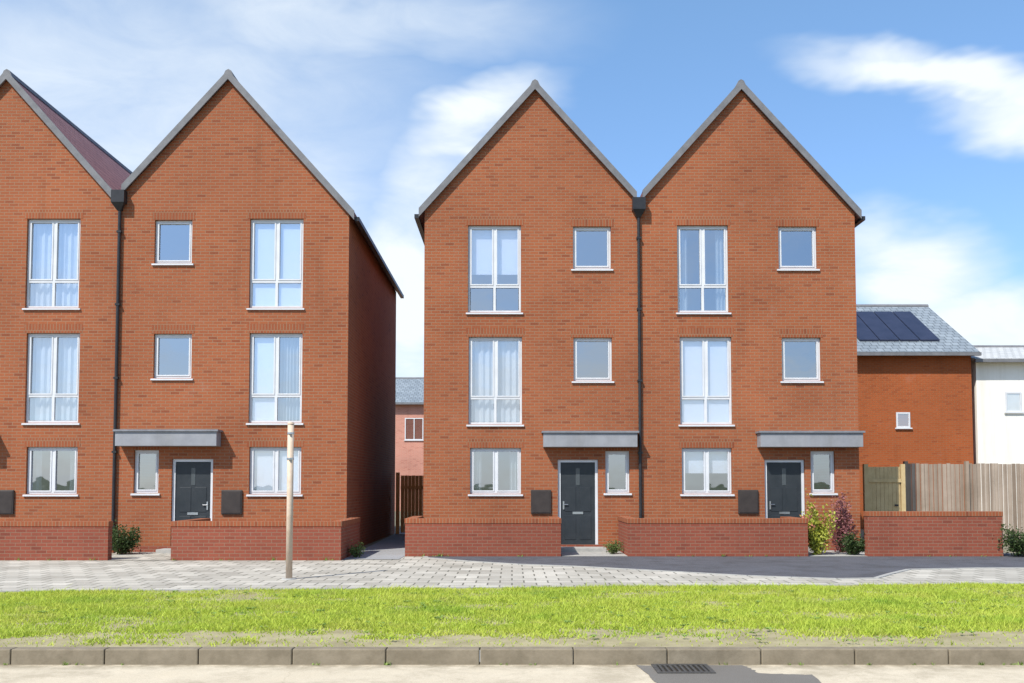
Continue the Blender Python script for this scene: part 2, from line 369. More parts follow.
def shrub(label, cx, cy, rx, h, n, ls, leaf, seed, z0=0, flowers=0, ry=None, group=None):
    r = random.Random(seed); ry = ry or rx
    root = thing('shrub', label, 'shrub', (cx, cy, z0), group)
    st = MB(); lf = MB(); fl = MB()
    tips = []
    for i in range(14):
        a = r.uniform(0, 6.28); q = r.uniform(.2, 1)**.6
        tip = (cx+math.cos(a)*rx*q, cy+math.sin(a)*ry*q, z0+h*(.45+.55*r.random())*(1-.35*q))
        st.tube((cx+r.uniform(-.03,.03), cy+r.uniform(-.03,.03), z0), tip, .012, .004, 5); tips.append(tip)
    def one(mb, p, s):
        d = Vector((r.gauss(0,1), r.gauss(0,1), r.gauss(.4,.8))).normalized(); e = d.orthogonal().normalized(); e.rotate(__import__('mathutils').Quaternion(d, r.uniform(0,6.28)))
        p = Vector(p); mb.quad(p, p+d*s*.5+e*s*.28, p+d*s, p+d*s*.5-e*s*.28)
    for i in range(n):
        t = r.choice(tips); k = r.uniform(.25, 1.1)
        b = Vector((cx, cy, z0)).lerp(Vector(t), k)
        p = b + Vector((r.gauss(0,rx*.16), r.gauss(0,ry*.16), r.gauss(0,h*.08)))
        if p.z < z0+.02: p.z = z0+.02+r.random()*.05
        one(lf, p, ls*r.uniform(.6,1.3))
    for i in range(flowers):
        t = r.choice(tips); one(fl, Vector(t)+Vector((r.gauss(0,.05),r.gauss(0,.05),r.gauss(.03,.05))), ls*1.1)
    st.build('stem', M['stem'], root); lf.build('foliage', leaf, root)
    if flowers: tag(fl.build('flower', M['petal'], root), kind='stuff')
    return root

# ------------------------------------------------------------------ houses
LEFT, RIGHT = 23.3, 23.9
ZS = dict(tall=((8.03,5.86),(5.24,3.07)), ground=(2.48,1.31), small=((7.97,6.90),(5.19,4.12)))
# read the same heights through the pitched camera
def zz(py, Y): return atZ(py, Y)
def zmean(l, r): return (zz(l, LEFT) + zz(r, RIGHT)) / 2
ZT = [(zmean(218,226), zmean(308,312)), (zmean(333,337), zmean(423,424)), (zmean(448,447), zmean(494,494))]
ZSM = [(zmean(221,225.5), zmean(265,267)), (zmean(335,336.5), zmean(379,380))]
APEX = zmean(81, 88); VAL = zmean(199, 204); DEPTH = 9.6
CAN_T, CAN_B = zmean(430,432), zmean(446,448)
print('Z', ZT, ZSM, APEX, VAL, CAN_T, CAN_B)

def wall_front(mb, x0, x1, ztop, Y, ops, rev=.11):
    xs = sorted({x0, x1, *[o[0] for o in ops], *[o[1] for o in ops]}); zs = sorted({-.05, ztop, *[o[2] for o in ops], *[o[3] for o in ops]})
    for i in range(len(xs)-1):
        for j in range(len(zs)-1):
            cx, cz = (xs[i]+xs[i+1])/2, (zs[j]+zs[j+1])/2
            if any(o[0] < cx < o[1] and o[2] < cz < o[3] for o in ops): continue
            mb.quad((xs[i],Y,zs[j]),(xs[i+1],Y,zs[j]),(xs[i+1],Y,zs[j+1]),(xs[i],Y,zs[j+1]))
    for a, b, c, d in ops:
        mb.quad((a,Y,c),(a,Y,d),(a,Y+rev,d),(a,Y+rev,c)); mb.quad((b,Y,c),(b,Y+rev,c),(b,Y+rev,d),(b,Y,d))
        mb.quad((a,Y,d),(b,Y,d),(b,Y+rev,d),(a,Y+rev,d)); mb.quad((a,Y,c),(a,Y+rev,c),(b,Y+rev,c),(b,Y,c))

def window(root, x0, x1, z0, z1, Y, style='two', cover=None, cover2=None):
    """pale framed casement set in its reveal, with pane, sill and whatever hangs behind it"""
    f = MB(); fw = .055; ya, yb = Y+.07, Y+.13
    f.box(x0+.004, x1-.004, ya, yb, z1-fw, z1-.004); f.box(x0+.004, x1-.004, ya, yb, z0+.004, z0+fw)
    f.box(x0+.004, x0+fw, ya, yb, z0+fw, z1-fw); f.box(x1-fw, x1-.004, ya, yb, z0+fw, z1-fw)
    xm = (x0+x1)/2; sash = .032
    cells = [(x0+fw, x1-fw, z0+fw, z1-fw)]
    if style in ('two', 'tall'):
        f.box(xm-.032, xm+.032, ya, yb, z0+fw, z1-fw)
        cells = [(x0+fw, xm-.032, z0+fw, z1-fw), (xm+.032, x1-fw, z0+fw, z1-fw)]
    if style == 'tall':
        zt = z0 + (z1-z0)*.30
        new = []
        for a, b, c, d in cells:
            f.box(a, b, ya, yb, zt-.03, zt+.03); new += [(a,b,c,zt-.03),(a,b,zt+.03,d)]
        cells = new
    # opening sashes stand 12 mm proud of the frame
    for a, b, c, d in cells:
        if style == 'tall' and d < z1-fw-.01: continue
        y0, y1 = ya-.012, ya+.03
        f.box(a, b, y0, y1, d-sash, d); f.box(a, b, y0, y1, c, c+sash); f.box(a, a+sash, y0, y1, c+sash, d-sash); f.box(b-sash, b, y0, y1, c+sash, d-sash)
    w = f.build('window', M['pvc'], root)
    p = MB()
    for a, b, c, d in cells:
        ti, tj = random.uniform(-.006,.006), random.uniform(-.004,.004); hx_, hz_ = (b-a)/2-.01, (d-c)/2-.01; mx_, mz_ = (a+b)/2, (c+d)/2
        p.quad(*[(mx_+i*hx_, ya+.035+i*hx_*ti+k*hz_*tj, mz_+k*hz_) for i, k in ((-1,-1),(1,-1),(1,1),(-1,1))])
    p.build('pane', M['glass'], w)
    s = MB(); s.prism([(x0-.05,Y-.045,z0-.055),(x0-.05,Y+.075,z0-.055),(x0-.05,Y+.075,z0+.001),(x0-.05,Y-.045,z0-.018)], (0,0,0), (x1-x0+.10,0,0)); s.build('sill', M['pvc'], w)
    def hang(kind, a, b):
        if kind == 'blind':
            q = MB(); zz0 = z0+.05
            q.quad((a,Y+.145,zz0),(b,Y+.145,zz0),(b,Y+.145,z1),(a,Y+.145,z1)); q.build('blind', M['blind'], w)
        elif kind == 'half':
            q = MB(); q.quad((a,Y+.2,z0+(z1-z0)*.45),(b,Y+.2,z0+(z1-z0)*.45),(b,Y+.2,z1),(a,Y+.2,z1)); q.build('blind', M['blind'], w)
        elif kind in ('curtain', 'net'):
            q = MB(); n = 26
            pts = [(a+(b-a)*i/n, Y+.22+.03*math.sin(i*1.9+x0*7)) for i in range(n+1)]
            for i in range(n): q.quad((*pts[i], z0),(*pts[i+1], z0),(*pts[i+1], z1),(*pts[i], z1))
            q.build('curtain', M['net'] if kind == 'net' else M['curtain'], w, smooth=True)
        elif kind == 'sides':
            for (c, d) in ((a, a+(b-a)*.22), (b-(b-a)*.22, b)):
                q = MB(); n = 9; pts = [(c+(d-c)*i/n, Y+.22+.035*math.sin(i*2.1)) for i in range(n+1)]
                for i in range(n): q.quad((*pts[i], z0),(*pts[i+1], z0),(*pts[i+1], z1),(*pts[i], z1))
                q.build('curtain', M['curtain'], w, smooth=True)
    if cover2: hang(cover, x0, xm); hang(cover2, xm, x1)
    elif cover: hang(cover, x0, x1)
    return w

def house(label, Y, x0, x1, xa, tall, small, side, doorx, meterx, can, covers, outer):
    """one three-storey gabled house. tall/small = lists of (xL,xR) per storey; outer = -1/+1 the free side, 0 = none"""
    cx = (x0+x1)/2
    root = thing('terraced_house', label, 'house', (cx, Y, 0), 'gabled brick houses in the row')
    pitch = (APEX-VAL) / 2.66
    zl, zr = APEX-(xa-x0)*pitch, APEX-(x1-xa)*pitch
    ops = []; sty = []
    for k, (a, b) in enumerate(tall):
        ops.append((a, b, ZT[k][1], ZT[k][0])); sty.append('tall' if k < 2 else 'two')
    for k, (a, b) in enumerate(small):
        ops.append((a, b, ZSM[k][1], ZSM[k][0])); sty.append('one')
    sz0, sz1 = zmean(493,493), zmean(450,451)
    ops.append((side-.30, side+.30, sz0, sz1)); sty.append('one')
    dz0, dz1 = .12, 2.26
    door = (doorx-.5, doorx+.5, dz0, dz1)
    zb = min(zl, zr)
    w = MB(); wall_front(w, x0, x1, zb, Y, ops+[door])
    w.quad(*([(x0,Y,zb),(x1,Y,zb)] + ([(x1,Y,zr)] if zr > zb+.01 else []) + [(xa,Y,APEX)] + ([(x0,Y,zl)] if zl > zb+.01 else [])))
    B = Y+DEPTH
    w.quad((x0,B,-.05),(x0,B,zl),(xa,B,APEX),(x1,B,zr),(x1,B,-.05))
    w.quad((x0,Y,-.05),(x0,Y,zl),(x0,B,zl),(x0,B,-.05)); w.quad((x1,Y,-.05),(x1,B,-.05),(x1,B,zr),(x1,Y,zr))
    wo = w.build('wall', M['brick'], root)
    # upright-brick heads over the openings, 3 mm proud
    for k, (a, b, c, d) in enumerate(ops):
        MB().box(a-.06, b+.06, Y-.004, Y+.02, d+.003, d+.222).build('lintel', M['soldier'], wo)
    MB().box(x0+.02, x1-.02, Y-.006, Y+.02, -.02, .15).build('plinth', M['brick_wall'], wo)
    fl = MB()
    for z in (.02, 2.75, 5.52, 8.35): fl.box(x0+.05, x1-.05, Y+.3, B-.1, z-.12, z)
    fl.box(x0+.05, x1-.05, Y+4.2, Y+4.3, 0, 8.3); fl.build('floor', M['inside'], root)
    # roof
    rt = .10; ov = .09; ob = .15
    el = x0 - (.14 if outer < 0 else -.07); er = x1 + (.14 if outer > 0 else -.07)
    roof = MB()
    def rz(x): return APEX - abs(x-xa)*pitch + .03
    for e in (el, er):
        a = (e, Y-ov, rz(e)); b = (xa, Y-ov, rz(xa))
        up = .14
        roof.prism([a, b, (xa, Y-ov, rz(xa)+up), (e, Y-ov, rz(e)+up)], (0,0,0), (0, DEPTH+ov+ob, 0))
    ro = roof.build('roof', M['tile'], root)
    # along-slope tile courses: overwrite uv of the two slopes
    me = ro.data
    for p in me.polygons:
        if abs(p.normal.z) > .4:
            for li in p.loop_indices:
                v = me.vertices[me.loops[li].vertex_index].co
                me.uv_layers[0].data[li].uv = (v.y, math.hypot(1, pitch)*abs(v.x+cx-xa))
    for e in (el, er):
        vt = MB(); dz = .20
        vt.prism([(e,Y-ov-.03,rz(e)-.06),(xa,Y-ov-.03,rz(xa)-.06),(xa,Y-ov-.03,rz(xa)+.165),(e,Y-ov-.03,rz(e)+.165)], (0,0,0), (0,.04,0))
        vt.build('verge_trim', M['verge'], ro)
    rd = MB(); y = Y-ov
    while y < B+ob-.3:
        rd.prism([(xa-.13,y,rz(xa)+.02),(xa+.13,y,rz(xa)+.02),(xa+.07,y,rz(xa)+.16),(xa,y,rz(xa)+.2),(xa-.07,y,rz(xa)+.16)], (0,0,0), (0,.44,0)); y += .45
    rd.build('ridge', M['verge'], ro)
    # gutter on the free side
    if outer:
        gx = (x0-.2) if outer < 0 else (x1+.2); ge = (zl if outer < 0 else zr)-.1
        gb = MB(); gb.box(gx-.055, gx+.055, Y-.05, B+.1, ge-.1, ge); gb.build('gutter', M['black'], root)
    # windows
    for k, (o, s) in enumerate(zip(ops, sty)):
        cv = covers[k]; c1, c2 = cv if isinstance(cv, tuple) else (cv, None)
        window(root, o[0], o[1], o[2], o[3], Y, s, c1, c2)
    # door
    a, b, c, d = door
    df = MB(); fw = .07
    df.box(a+.004, a+fw, Y+.06, Y+.13, c, d-fw); df.box(b-fw, b-.004, Y+.06, Y+.13, c, d-fw); df.box(a+.004, b-.004, Y+.06, Y+.13, d-fw, d-.004); df.box(a+.004,b-.004,Y+.05,Y+.14,c-.02,c+.02)
    df.build('door_frame', M['pvc'], root)
    da, db = a+fw+.004, b-fw-.004
    dm = MB(); dm.box(da, db, Y+.085, Y+.13, c+.025, d-fw-.004)
    for (q0, q1) in ((c+.15, c+.75), (c+.85, c+1.45)): 
        for (r0, r1) in ((da+.1, (da+db)/2-.05), ((da+db)/2+.05, db-.1)): dm.box(r0, r1, Y+.075, Y+.086, q0, q1)
    dr = dm.build('door', M['door'], root, bevel=.004)
    MB().box((da+db)/2-.05, (da+db)/2+.05, Y+.078, Y+.0845, c+1.5, d-.22).build('pane', M['doorglass'], dr)
    hx = da+.07 if doorx < side else db-.07
    MB().box(hx-.018, hx+.018, Y+.06, Y+.084, c+.9, c+1.1).tube((hx, Y+.045, c+1.02), (hx+(.11 if doorx < side else -.11), Y+.045, c+1.02), .011).build('handle', M['steel'], dr)
    MB().box((da+db)/2-.13, (da+db)/2+.13, Y+.07, Y+.0745, c+.78, c+.84).build('letter_plate', M['steel'], dr)
    MB().box(a-.15, b+.15, Y-.55, Y-.008, -.02, .10).build('doorstep', M['stone'], root, bevel=.008)
    # canopy
    c0, c1 = can
    cm = MB(); cm.box(c0, c1, Y-.36, Y-.002, CAN_B, CAN_T-.05); cn = cm.build('canopy', M['canopy'], root, bevel=.006)
    MB().box(c0-.04, c1+.04, Y-.40, Y-.002, CAN_T-.047, CAN_T).build('canopy_cap', M['canopy_top'], cn)
    # meter box
    mz0, mz1 = zmean(515,513), zmean(491,489)
    mm = MB().box(meterx-.25, meterx+.25, Y-.05, Y-.001, mz0, mz1).build('meter_box', M['meter'], root, bevel=.01)
    MB().box(meterx-.22, meterx+.22, Y-.058, Y-.0505, mz0+.03, mz1-.03).build('lid', M['meter'], mm, bevel=.004)
    return root, zl, zr

def X(px, py, Y): return atX(px, py, Y)
def span(a, b, py, Y): return (X(a,py,Y), X(b,py,Y))
Y = LEFT
vx = X(118, 300, Y)                                  # party line of the left pair
ax = X(229, 90, Y); rx = X(348, 350, Y)
tall2 = [span(249.5,303,267,Y), span(249,302,380,Y), span(249,301,475,Y)]
small2 = [span(154.5,192,246,Y), span(153.5,191.5,360,Y)]
h2, zl2, zr2 = house('second gabled brick house from the left, dark free side wall over the driveway', Y, vx, rx, ax, tall2, small2, X(146,475,Y), X(192,490,Y), X(232,505,Y),
      (X(121,440,Y), X(221,440,Y)), ['blind', ('blind','curtain'), 'blind', None, None, None], 1)
d12 = ax - X(8, 90, Y)
sh = lambda sp: (sp[0]-d12, sp[1]-d12)
tall1 = [span(26,79.5,266,Y), span(25.5,79,381,Y), span(26,77,475,Y)]
h1, _, _ = house('leftmost gabled brick house, cut by the left edge of the picture', Y, vx-(rx-vx)-.0, vx-.004, X(8,90,Y), tall1, [sh(s) for s in small2], X(146,475,Y)-d12, X(192,490,Y)-d12, X(4,505,Y),
      (X(121,440,Y)-d12, X(221,440,Y)-d12), ['net', 'net', 'sides', None, None, None], -1)
Y = RIGHT
vx2 = X(640, 300, Y); lx3 = X(424, 350, Y); rx4 = X(857, 350, Y)
h3, _, _ = house('gabled brick house in the middle, right of the driveway gap', Y, lx3, vx2-.004, X(535,92,Y), [span(468,521,272,Y), span(468.5,522,383,Y), span(470,521,475,Y)],
      [span(573,611,250,Y), span(573.5,612,361,Y)], X(617.5,475,Y), X(578,490,Y), X(541,505,Y), (X(543,440,Y), X(642,440,Y)-.16), ['half', 'net', 'sides', None, None, None], -1)
h4, _, _ = house('rightmost gabled brick house of the row, flowering shrubs by its door', Y, vx2, rx4, X(740.5,92,Y), [span(677.5,728.5,272,Y), span(680,732,383,Y), span(682,732,475,Y)],
      [span(778.5,817,250,Y), span(782,821,361,Y)], X(823,475,Y), X(785,490,Y), X(748,505,Y), (X(757,440,Y), X(858,440,Y)), ['sides', 'blind', 'half', None, None, None], 1)
# rainwater pipes down the party lines: part of the right hand / left hand house
def downpipe(root, x, Y, ztop):
    d = MB(); d.box(x-.16, x+.16, Y-.22, Y-.005, ztop-.32, ztop-.02).prism([(x-.16,Y-.22,ztop-.322),(x+.16,Y-.22,ztop-.322),(x+.05,Y-.1,ztop-.5),(x-.05,Y-.1,ztop-.5)], (0,0,0), (0,.09,0))
    hp = d.build('hopper', M['black'], root)
    MB().tube((x, Y-.06, ztop-.5), (x, Y-.06, .05), .038).build('downpipe', M['black'], root, smooth=False)
    z = .6
    while z < ztop-.7: MB().box(x-.055, x+.055, Y-.103, Y-.004, z, z+.05).build('pipe_bracket', M['black'], root); z += 1.8
downpipe(h2, vx+.02, LEFT, VAL+.16)
downpipe(h3, vx2-.03, RIGHT, VAL+.16)

# ------------------------------------------------------------------ front garden walls
def garden_wall(label, x0, x1, y, h, ret):
    """front run plus the short returns towards the house"""
    r = thing('garden_wall', label, 'wall', ((x0+x1)/2, y, 0), 'low brick front garden walls')
    t = .215; w = MB(); c = MB()
    segs = [(x0, x1, y, y+t)]
    for s, yb in ret:
        xa, xb = (x0, x0+t) if s < 0 else (x1-t, x1)
        segs.append((xa, xb, y+t+.0005, yb))
    for a, b, p, q in segs: w.box(a, b, p, q, -.05, h-.11)
    w.build('brickwork', M['brick_wall'], r)
    for a, b, p, q in segs: c.box(a-.012, b+.012, p-.012, q+.012 if p == y else q, h-.11, h)
    c.build('coping', M['coping'], r, bevel=.006)
    return r
YL, YR = 20.75, 21.9
garden_wall('low brick wall before the leftmost house, running out of the left picture edge', -19.0, X(108,540,YL), YL, .84, [])
garden_wall('low brick wall behind the slim tan post, before the second house', X(171,540,YL), X(341,540,YL), YL, .84, [(-1, LEFT-.56), (1, LEFT-.02)])
garden_wall('low brick wall right of the driveway, ending at the middle doorstep', X(405,540,YR), X(561,540,YR), YR, .86, [(-1, RIGHT-.02), (1, RIGHT-.56)])
garden_wall('low brick wall between the middle doorstep and the rightmost door shrubs', X(628,540,YR), X(808,540,YR), YR, .86, [(-1, RIGHT-.02), (1, RIGHT-.56)])
garden_wall('low brick wall before the timber fence at the right end', X(868,540,YR), X(1003,540,YR), YR, 1.02, [])
# paths to the doors
sheet('path', [(X(110,550,21),YL),(X(170,550,21),YL),(X(206,520,23),LEFT-.01),(vx+.1,LEFT-.01)], .008, M['paving'])
sheet('path', [(X(562,550,22),YR),(X(627,550,22),YR),(vx2-.1,RIGHT-.01),(X(560,540,23.9),RIGHT-.01)], .008, M['stone'])
sheet('path', [(X(809,550,22),YR),(X(867,550,22),YR),(rx4,RIGHT-.01),(X(770,540,23.9),RIGHT-.01)], .008, M['stone'])
sheet('driveway', [(X(343,550,21)-.0,YL+.25),(X(404,550,22),YL+.25),(lx3-.05,LEFT+11),(rx+.05,LEFT+11)], .008, gravelly('grey_drive', (.24,.245,.25), (.30,.305,.31), (.36,.365,.37)))

# plants
shrub('dark green shrub left of the second house door path', X(124,540,22.6), 22.5, .36, .8, 2400, .06, M['leaf_dark'], 1)
shrub('small green shrub at the right corner of the second house, beside the driveway', X(351,545,21.6)+.08, 21.6, .2, .42, 600, .05, M['leaf_mid'], 2)
shrub('small pale green plant beside the middle doorstep', X(612,545,22.7), 22.7, .24, .36, 600, .05, M['leaf_mid'], 3)
shrub('tall yellow green shrub with salmon pink flowers beside the rightmost door', X(815,520,22.6), 22.35, .32, 1.35, 3600, .075, M['leaf_lime'], 4, flowers=260)
shrub('plum leaved upright shrub at the rightmost house corner', X(841,505,23.2), 23.2, .28, 1.5, 2600, .07, M['leaf_plum'], 5)
shrub('low dark green shrub in front of the plum leaved shrub', X(852,540,22.4), 22.4, .34, .55, 1800, .06, M['leaf_dark'], 6)
shrub('rounded dark green bush at the right picture edge, beside the low wall', X(1026,545,21.8), 21.8, .55, .85, 2600, .06, M['leaf_dark'], 8)

# weeds rooted in the joints at the wall feet, along the edging and in the kerb channel
wr = random.Random(21); wm = MB()
def tuft(x, y, z, s):
    for i in range(wr.randint(5, 12)):
        a = wr.uniform(0, 6.28); l = s*wr.uniform(.5, 1.2); ox, oy = x+wr.gauss(0,s*.3), y+wr.gauss(0,s*.25)
        tx, ty = ox+math.cos(a)*l*.7, oy+math.sin(a)*l*.7; w_ = l*.14
        wm.quad((ox-math.sin(a)*w_, oy+math.cos(a)*w_, z), (ox+math.sin(a)*w_, oy-math.cos(a)*w_, z), (tx, ty, z+l*.8))
for (a, b, yy) in ((-12, X(108,540,YL), YL), (X(171,540,YL), X(341,540,YL), YL), (X(405,540,YR), X(561,540,YR), YR), (X(628,540,YR), X(808,540,YR), YR), (X(868,540,YR), X(1003,540,YR), YR)):
    for i in range(int((b-a)*2.2)): tuft(wr.uniform(a, b), yy-.03, .006, wr.choice((.04,.05,.06,.1)))
for i in range(40): tuft(wr.uniform(-8, 9), 9.44, ROADZ+.002, wr.choice((.025,.035,.05)))
for i in range(160):
    x_ = wr.uniform(-10, 11); tuft(x_, GT(x_)+.06, .004, wr.choice((.03,.04,.06)))
for i in range(260):
    x_ = wr.uniform(-9, 10); y_ = wr.uniform(9.75, GT(x_)-.1); l0 = wr.uniform(.03,.075)
    for k in range(wr.randint(5, 9)):
        a = wr.uniform(0, 6.28); l = l0*wr.uniform(.7,1.2); c_, s_ = math.cos(a), math.sin(a); q = l*.22
        wm.quad((x_, y_, .03), (x_+c_*l*.6-s_*q, y_+s_*l*.6+c_*q, .055), (x_+c_*l, y_+s_*l, .045), (x_+c_*l*.6+s_*q, y_+s_*l*.6-c_*q, .055))
M['weed'] = leaf_mat('weed_leaf', (.16,.26,.05), (.26,.36,.08))
tag(wm.build('weeds', M['weed']), 'small broad leaved green weeds scattered in the turf, paving joints and kerb channel', 'weeds', kind='stuff')

# slim post on the verge
p = at(289, 578, 16.6)
py_ = 16.6; pt = atZ(424, py_)
post = thing('sign_post', 'slim tan post standing alone on the pale paving before the second house', 'post', (p[0], py_, 0))
MB().tube((p[0],py_,-.1),(p[0],py_,pt),.056,.054,20).build('pole', M['post'], post, smooth=True)
MB().tube((p[0],py_,pt),(p[0],py_,pt+.035),.062,.045,20).build('cap', M['post'], post)
for z_ in (pt-.18, pt-.62): MB().tube((p[0],py_,z_),(p[0],py_,z_+.035),.061,.061,20).box(p[0]-.02,p[0]+.02,py_-.085,py_-.055,z_+.002,z_+.033).build('strap', M['steel'], post)
MB().tube((p[0],py_,-.02),(p[0],py_,.02),.14,.12,20).build('footing', M['stone'], post)

# ------------------------------------------------------------------ behind: side gate, fences, far houses
def boards(mb, x0, x1, y, z0, z1, w=.1, gap=.006, r=random.Random(3)):
    x = x0
    while x < x1-.02:
        e = min(x+w, x1); k = r.uniform(-.006,.006); mb.box(x+gap/2, e-gap/2, y+k, y+.022+k, z0, z1+r.uniform(-.004,.004)); x += w
gy0 = 32.0
sg = thing('side_gate', 'rust brown timber gate closing the driveway between the house pairs', 'gate', ((rx+lx3)/2, gy0, 0))
b = MB(); boards(b, rx+.3, lx3+.75, gy0, .05, 1.95, .12); b.build('board_panel', M['rustwood'], sg)
for q in (rx+.2, lx3+.8): MB().box(q-.06, q+.06, gy0-.03, gy0+.09, 0, 2.05).build('post', M['rustwood'], sg)
b = MB(); b.box(rx+.3, lx3+.75, gy0-.03, gy0-.008, .4, .5).box(rx+.3, lx3+.75, gy0-.03, gy0-.008, 1.5, 1.6); b.build('rail', M['rustwood'], sg)
MB().box(lx3+.1, lx3+.2, gy0-.05, gy0-.031, 1.0, 1.05).build('latch', M['black'], sg)
# timber fence
def fence(label, x0, y0, x1, y1, h, m, name='timber_fence', span=1.83):
    L = math.hypot(x1-x0, y1-y0); n = max(1, round(L/span)); ux, uy = (x1-x0)/L, (y1-y0)/L; nx, ny = -uy, ux
    root = thing(name, label, 'fence', (x0, y0, 0)); r = random.Random(5)
    for i in range(n+1):
        s = L*i/n; cx, cy = x0+ux*s, y0+uy*s
        q = [(cx+ux*a+nx*b_, cy+uy*a+ny*b_, -.05) for a, b_ in ((-.05,-.06),(.05,-.06),(.05,.05),(-.05,.05))]
        MB().prism(q, (0,0,0), (0,0,h+.1)).build('post', m, root)
    for i in range(n):
        s0, s1 = L*i/n+.052, L*(i+1)/n-.052; pb = MB(); s = s0
        while s < s1-.03:
            e = min(s+.125, s1); k = r.uniform(0,.022)
            q = [(x0+ux*a+nx*b_, y0+uy*a+ny*b_, .03) for a, b_ in ((s+.005,k),(e-.007,k+.012),(e-.007,k+.03),(s+.005,k+.02))]
            pb.prism(q, (0,0,0), (0,0,h-.05+r.uniform(-.015,.012))); s += .125
        pb.build('panel', m, root)
    return root
fy = 27.5; fh = atZ(463, fy)
fence('weathered pale timber fence behind the low wall at the right', X(906,490,fy), fy, X(1150,490,fy), fy, fh, M['fence'])
gx0, gx1 = X(866,490,fy-1.2), X(903,490,fy-1.2)
tg = thing('garden_gate', 'olive brown timber gate between the rightmost house and the pale fence', 'gate', ((gx0+gx1)/2, fy-1.2, 0))
b = MB(); boards(b, gx0+.06, gx1-.06, fy-1.2, .06, 2.12, .11); b.build('board_panel', M['gatewood'], tg)
for q in (gx0, gx1): MB().box(q-.055, q+.055, fy-1.24, fy-1.12, -.05, 2.2).build('post', M['gatewood'], tg)
b = MB(); b.box(gx0+.06, gx1-.06, fy-1.235, fy-1.208, .4, .5).box(gx0+.06, gx1-.06, fy-1.235, fy-1.208, 1.7, 1.8); b.build('rail', M['gatewood'], tg)
MB().box(gx1-.25, gx1-.15, fy-1.255, fy-1.236, 1.05, 1.1).build('latch', M['black'], tg)

def simple_window(root, x0, x1, z0, z1, y, m=None):
    f = MB(); fw = .06
    f.box(x0,x1,y-.03,y+.05,z1-fw,z1).box(x0,x1,y-.03,y+.05,z0,z0+fw).box(x0,x0+fw,y-.03,y+.05,z0+fw,z1-fw).box(x1-fw,x1,y-.03,y+.05,z0+fw,z1-fw)
    if x1-x0 > 1: f.box((x0+x1)/2-.03,(x0+x1)/2+.03,y-.03,y+.05,z0+fw,z1-fw)
    w = f.build('window', M['pvc'], root)
    MB().quad((x0+.03,y-.006,z0+.03),(x1-.03,y-.006,z0+.03),(x1-.03,y-.006,z1-.03),(x0+.03,y-.006,z1-.03)).build('pane', M['glass'], w)
    MB().box(x0-.06,x1+.06,y-.07,y-.032,z0-.05,z0-.002).build('sill', M['pvc'], w)
def far_house(name, label, x0, x1, y, d, eave, ridge, wallm, roofm, wins, ov=.3, solar=None):
    root = thing(name, label, 'house', ((x0+x1)/2, y, 0)); ym = y+d/2
    w = MB().box(x0, x1, y, y+d, -.05, eave)
    for xe in (x0, x1): w.quad((xe,y,eave),(xe,y+d,eave),(xe,ym,ridge-.1))
    w.build('wall', wallm, root)
    k = (ridge-eave)/(d/2); rf = MB()
    for s in (-1, 1):
        e = (ym+s*(d/2+ov)); ze = eave-ov*k+.06
        rf.prism([(x0-.2,e,ze),(x0-.2,ym,ridge),(x0-.2,ym,ridge+.12),(x0-.2,e,ze+.12)], (0,0,0), (x1-x0+.4,0,0))
    ro = rf.build('roof', roofm, root)
    me = ro.data
    for p in me.polygons:
        if abs(p.normal.z) > .3:
            for li in p.loop_indices:
                v = me.vertices[me.loops[li].vertex_index].co; me.uv_layers[0].data[li].uv = (v.x, v.y*math.hypot(1,k))
    MB().tube((x0-.2,ym,ridge+.1),(x1+.2,ym,ridge+.1),.1).build('ridge', M['verge'], ro)
    MB().box(x0-.2,x1+.2,y-ov-.12,y-ov-.002,eave-ov*k+.03,eave-ov*k+.15).build('gutter', M['verge'], root)
    for a in wins: simple_window(root, *a, y)
    if solar:
        a, b, f0, f1, nx = solar
        for i in range(nx):
            p0 = a+(b-a)*i/nx+.02; p1 = a+(b-a)*(i+1)/nx-.02
            def pt(xx, f, up): return (xx, y-ov+(d/2+ov)*f, eave-ov*k+.06+k*(d/2+ov)*f+.12+up)
            q = [pt(p0,f0,.03),pt(p1,f0,.03),pt(p1,f1,.03),pt(p0,f1,.03)]
            MB().prism(q,(0,0,0),(0,0,.05)).build('solar_panel', M['solar'], ro)
    return root
M['solar'] = noisy('solar_panel_glass', (.02,.024,.045), (.03,.034,.06), 2, .3)
by = 36.0
er_, ew = X(972,400,by), X(750,400,by)
be = atZ(353, by); bridge = atZ(309, by+4.1)
cxw = X(903,420,by); czw = atZ(420, by)
far_house('brick_house', 'orange brick house with grey slate roof and solar panels, behind the fence', ew, er_, by, 8.2, be, bridge, M['brick_far'], M['slate'],
          [(cxw-.26, cxw+.26, czw-.29, czw+.29)], solar=(X(846,330,by+2), X(924,330,by+2), .2, .8, 4))
wy = 36.15
far_house('white_house', 'white rendered house at the right picture edge', er_+.25, er_+12, wy, 7, atZ(362,wy), atZ(350,wy+3.5), M['render'], M['pale_tile'],
          [(X(1005,400,wy), X(1005,400,wy)+.62, atZ(412,wy), atZ(392,wy)), (X(1050,400,wy), X(1050,400,wy)+1.2, atZ(412,wy), atZ(388,wy))])
dy = 62.0
dx = X(408,420,dy)
far_house('distant_house', 'distant pink brick house seen through the driveway gap', dx-4.2, dx+4.5, dy, 7.5, atZ(403,dy), atZ(380,dy+3.7), M['brick_pink'], M['slate'],
          [(dx-.2, dx+1.0, atZ(440,dy), atZ(418,dy))])

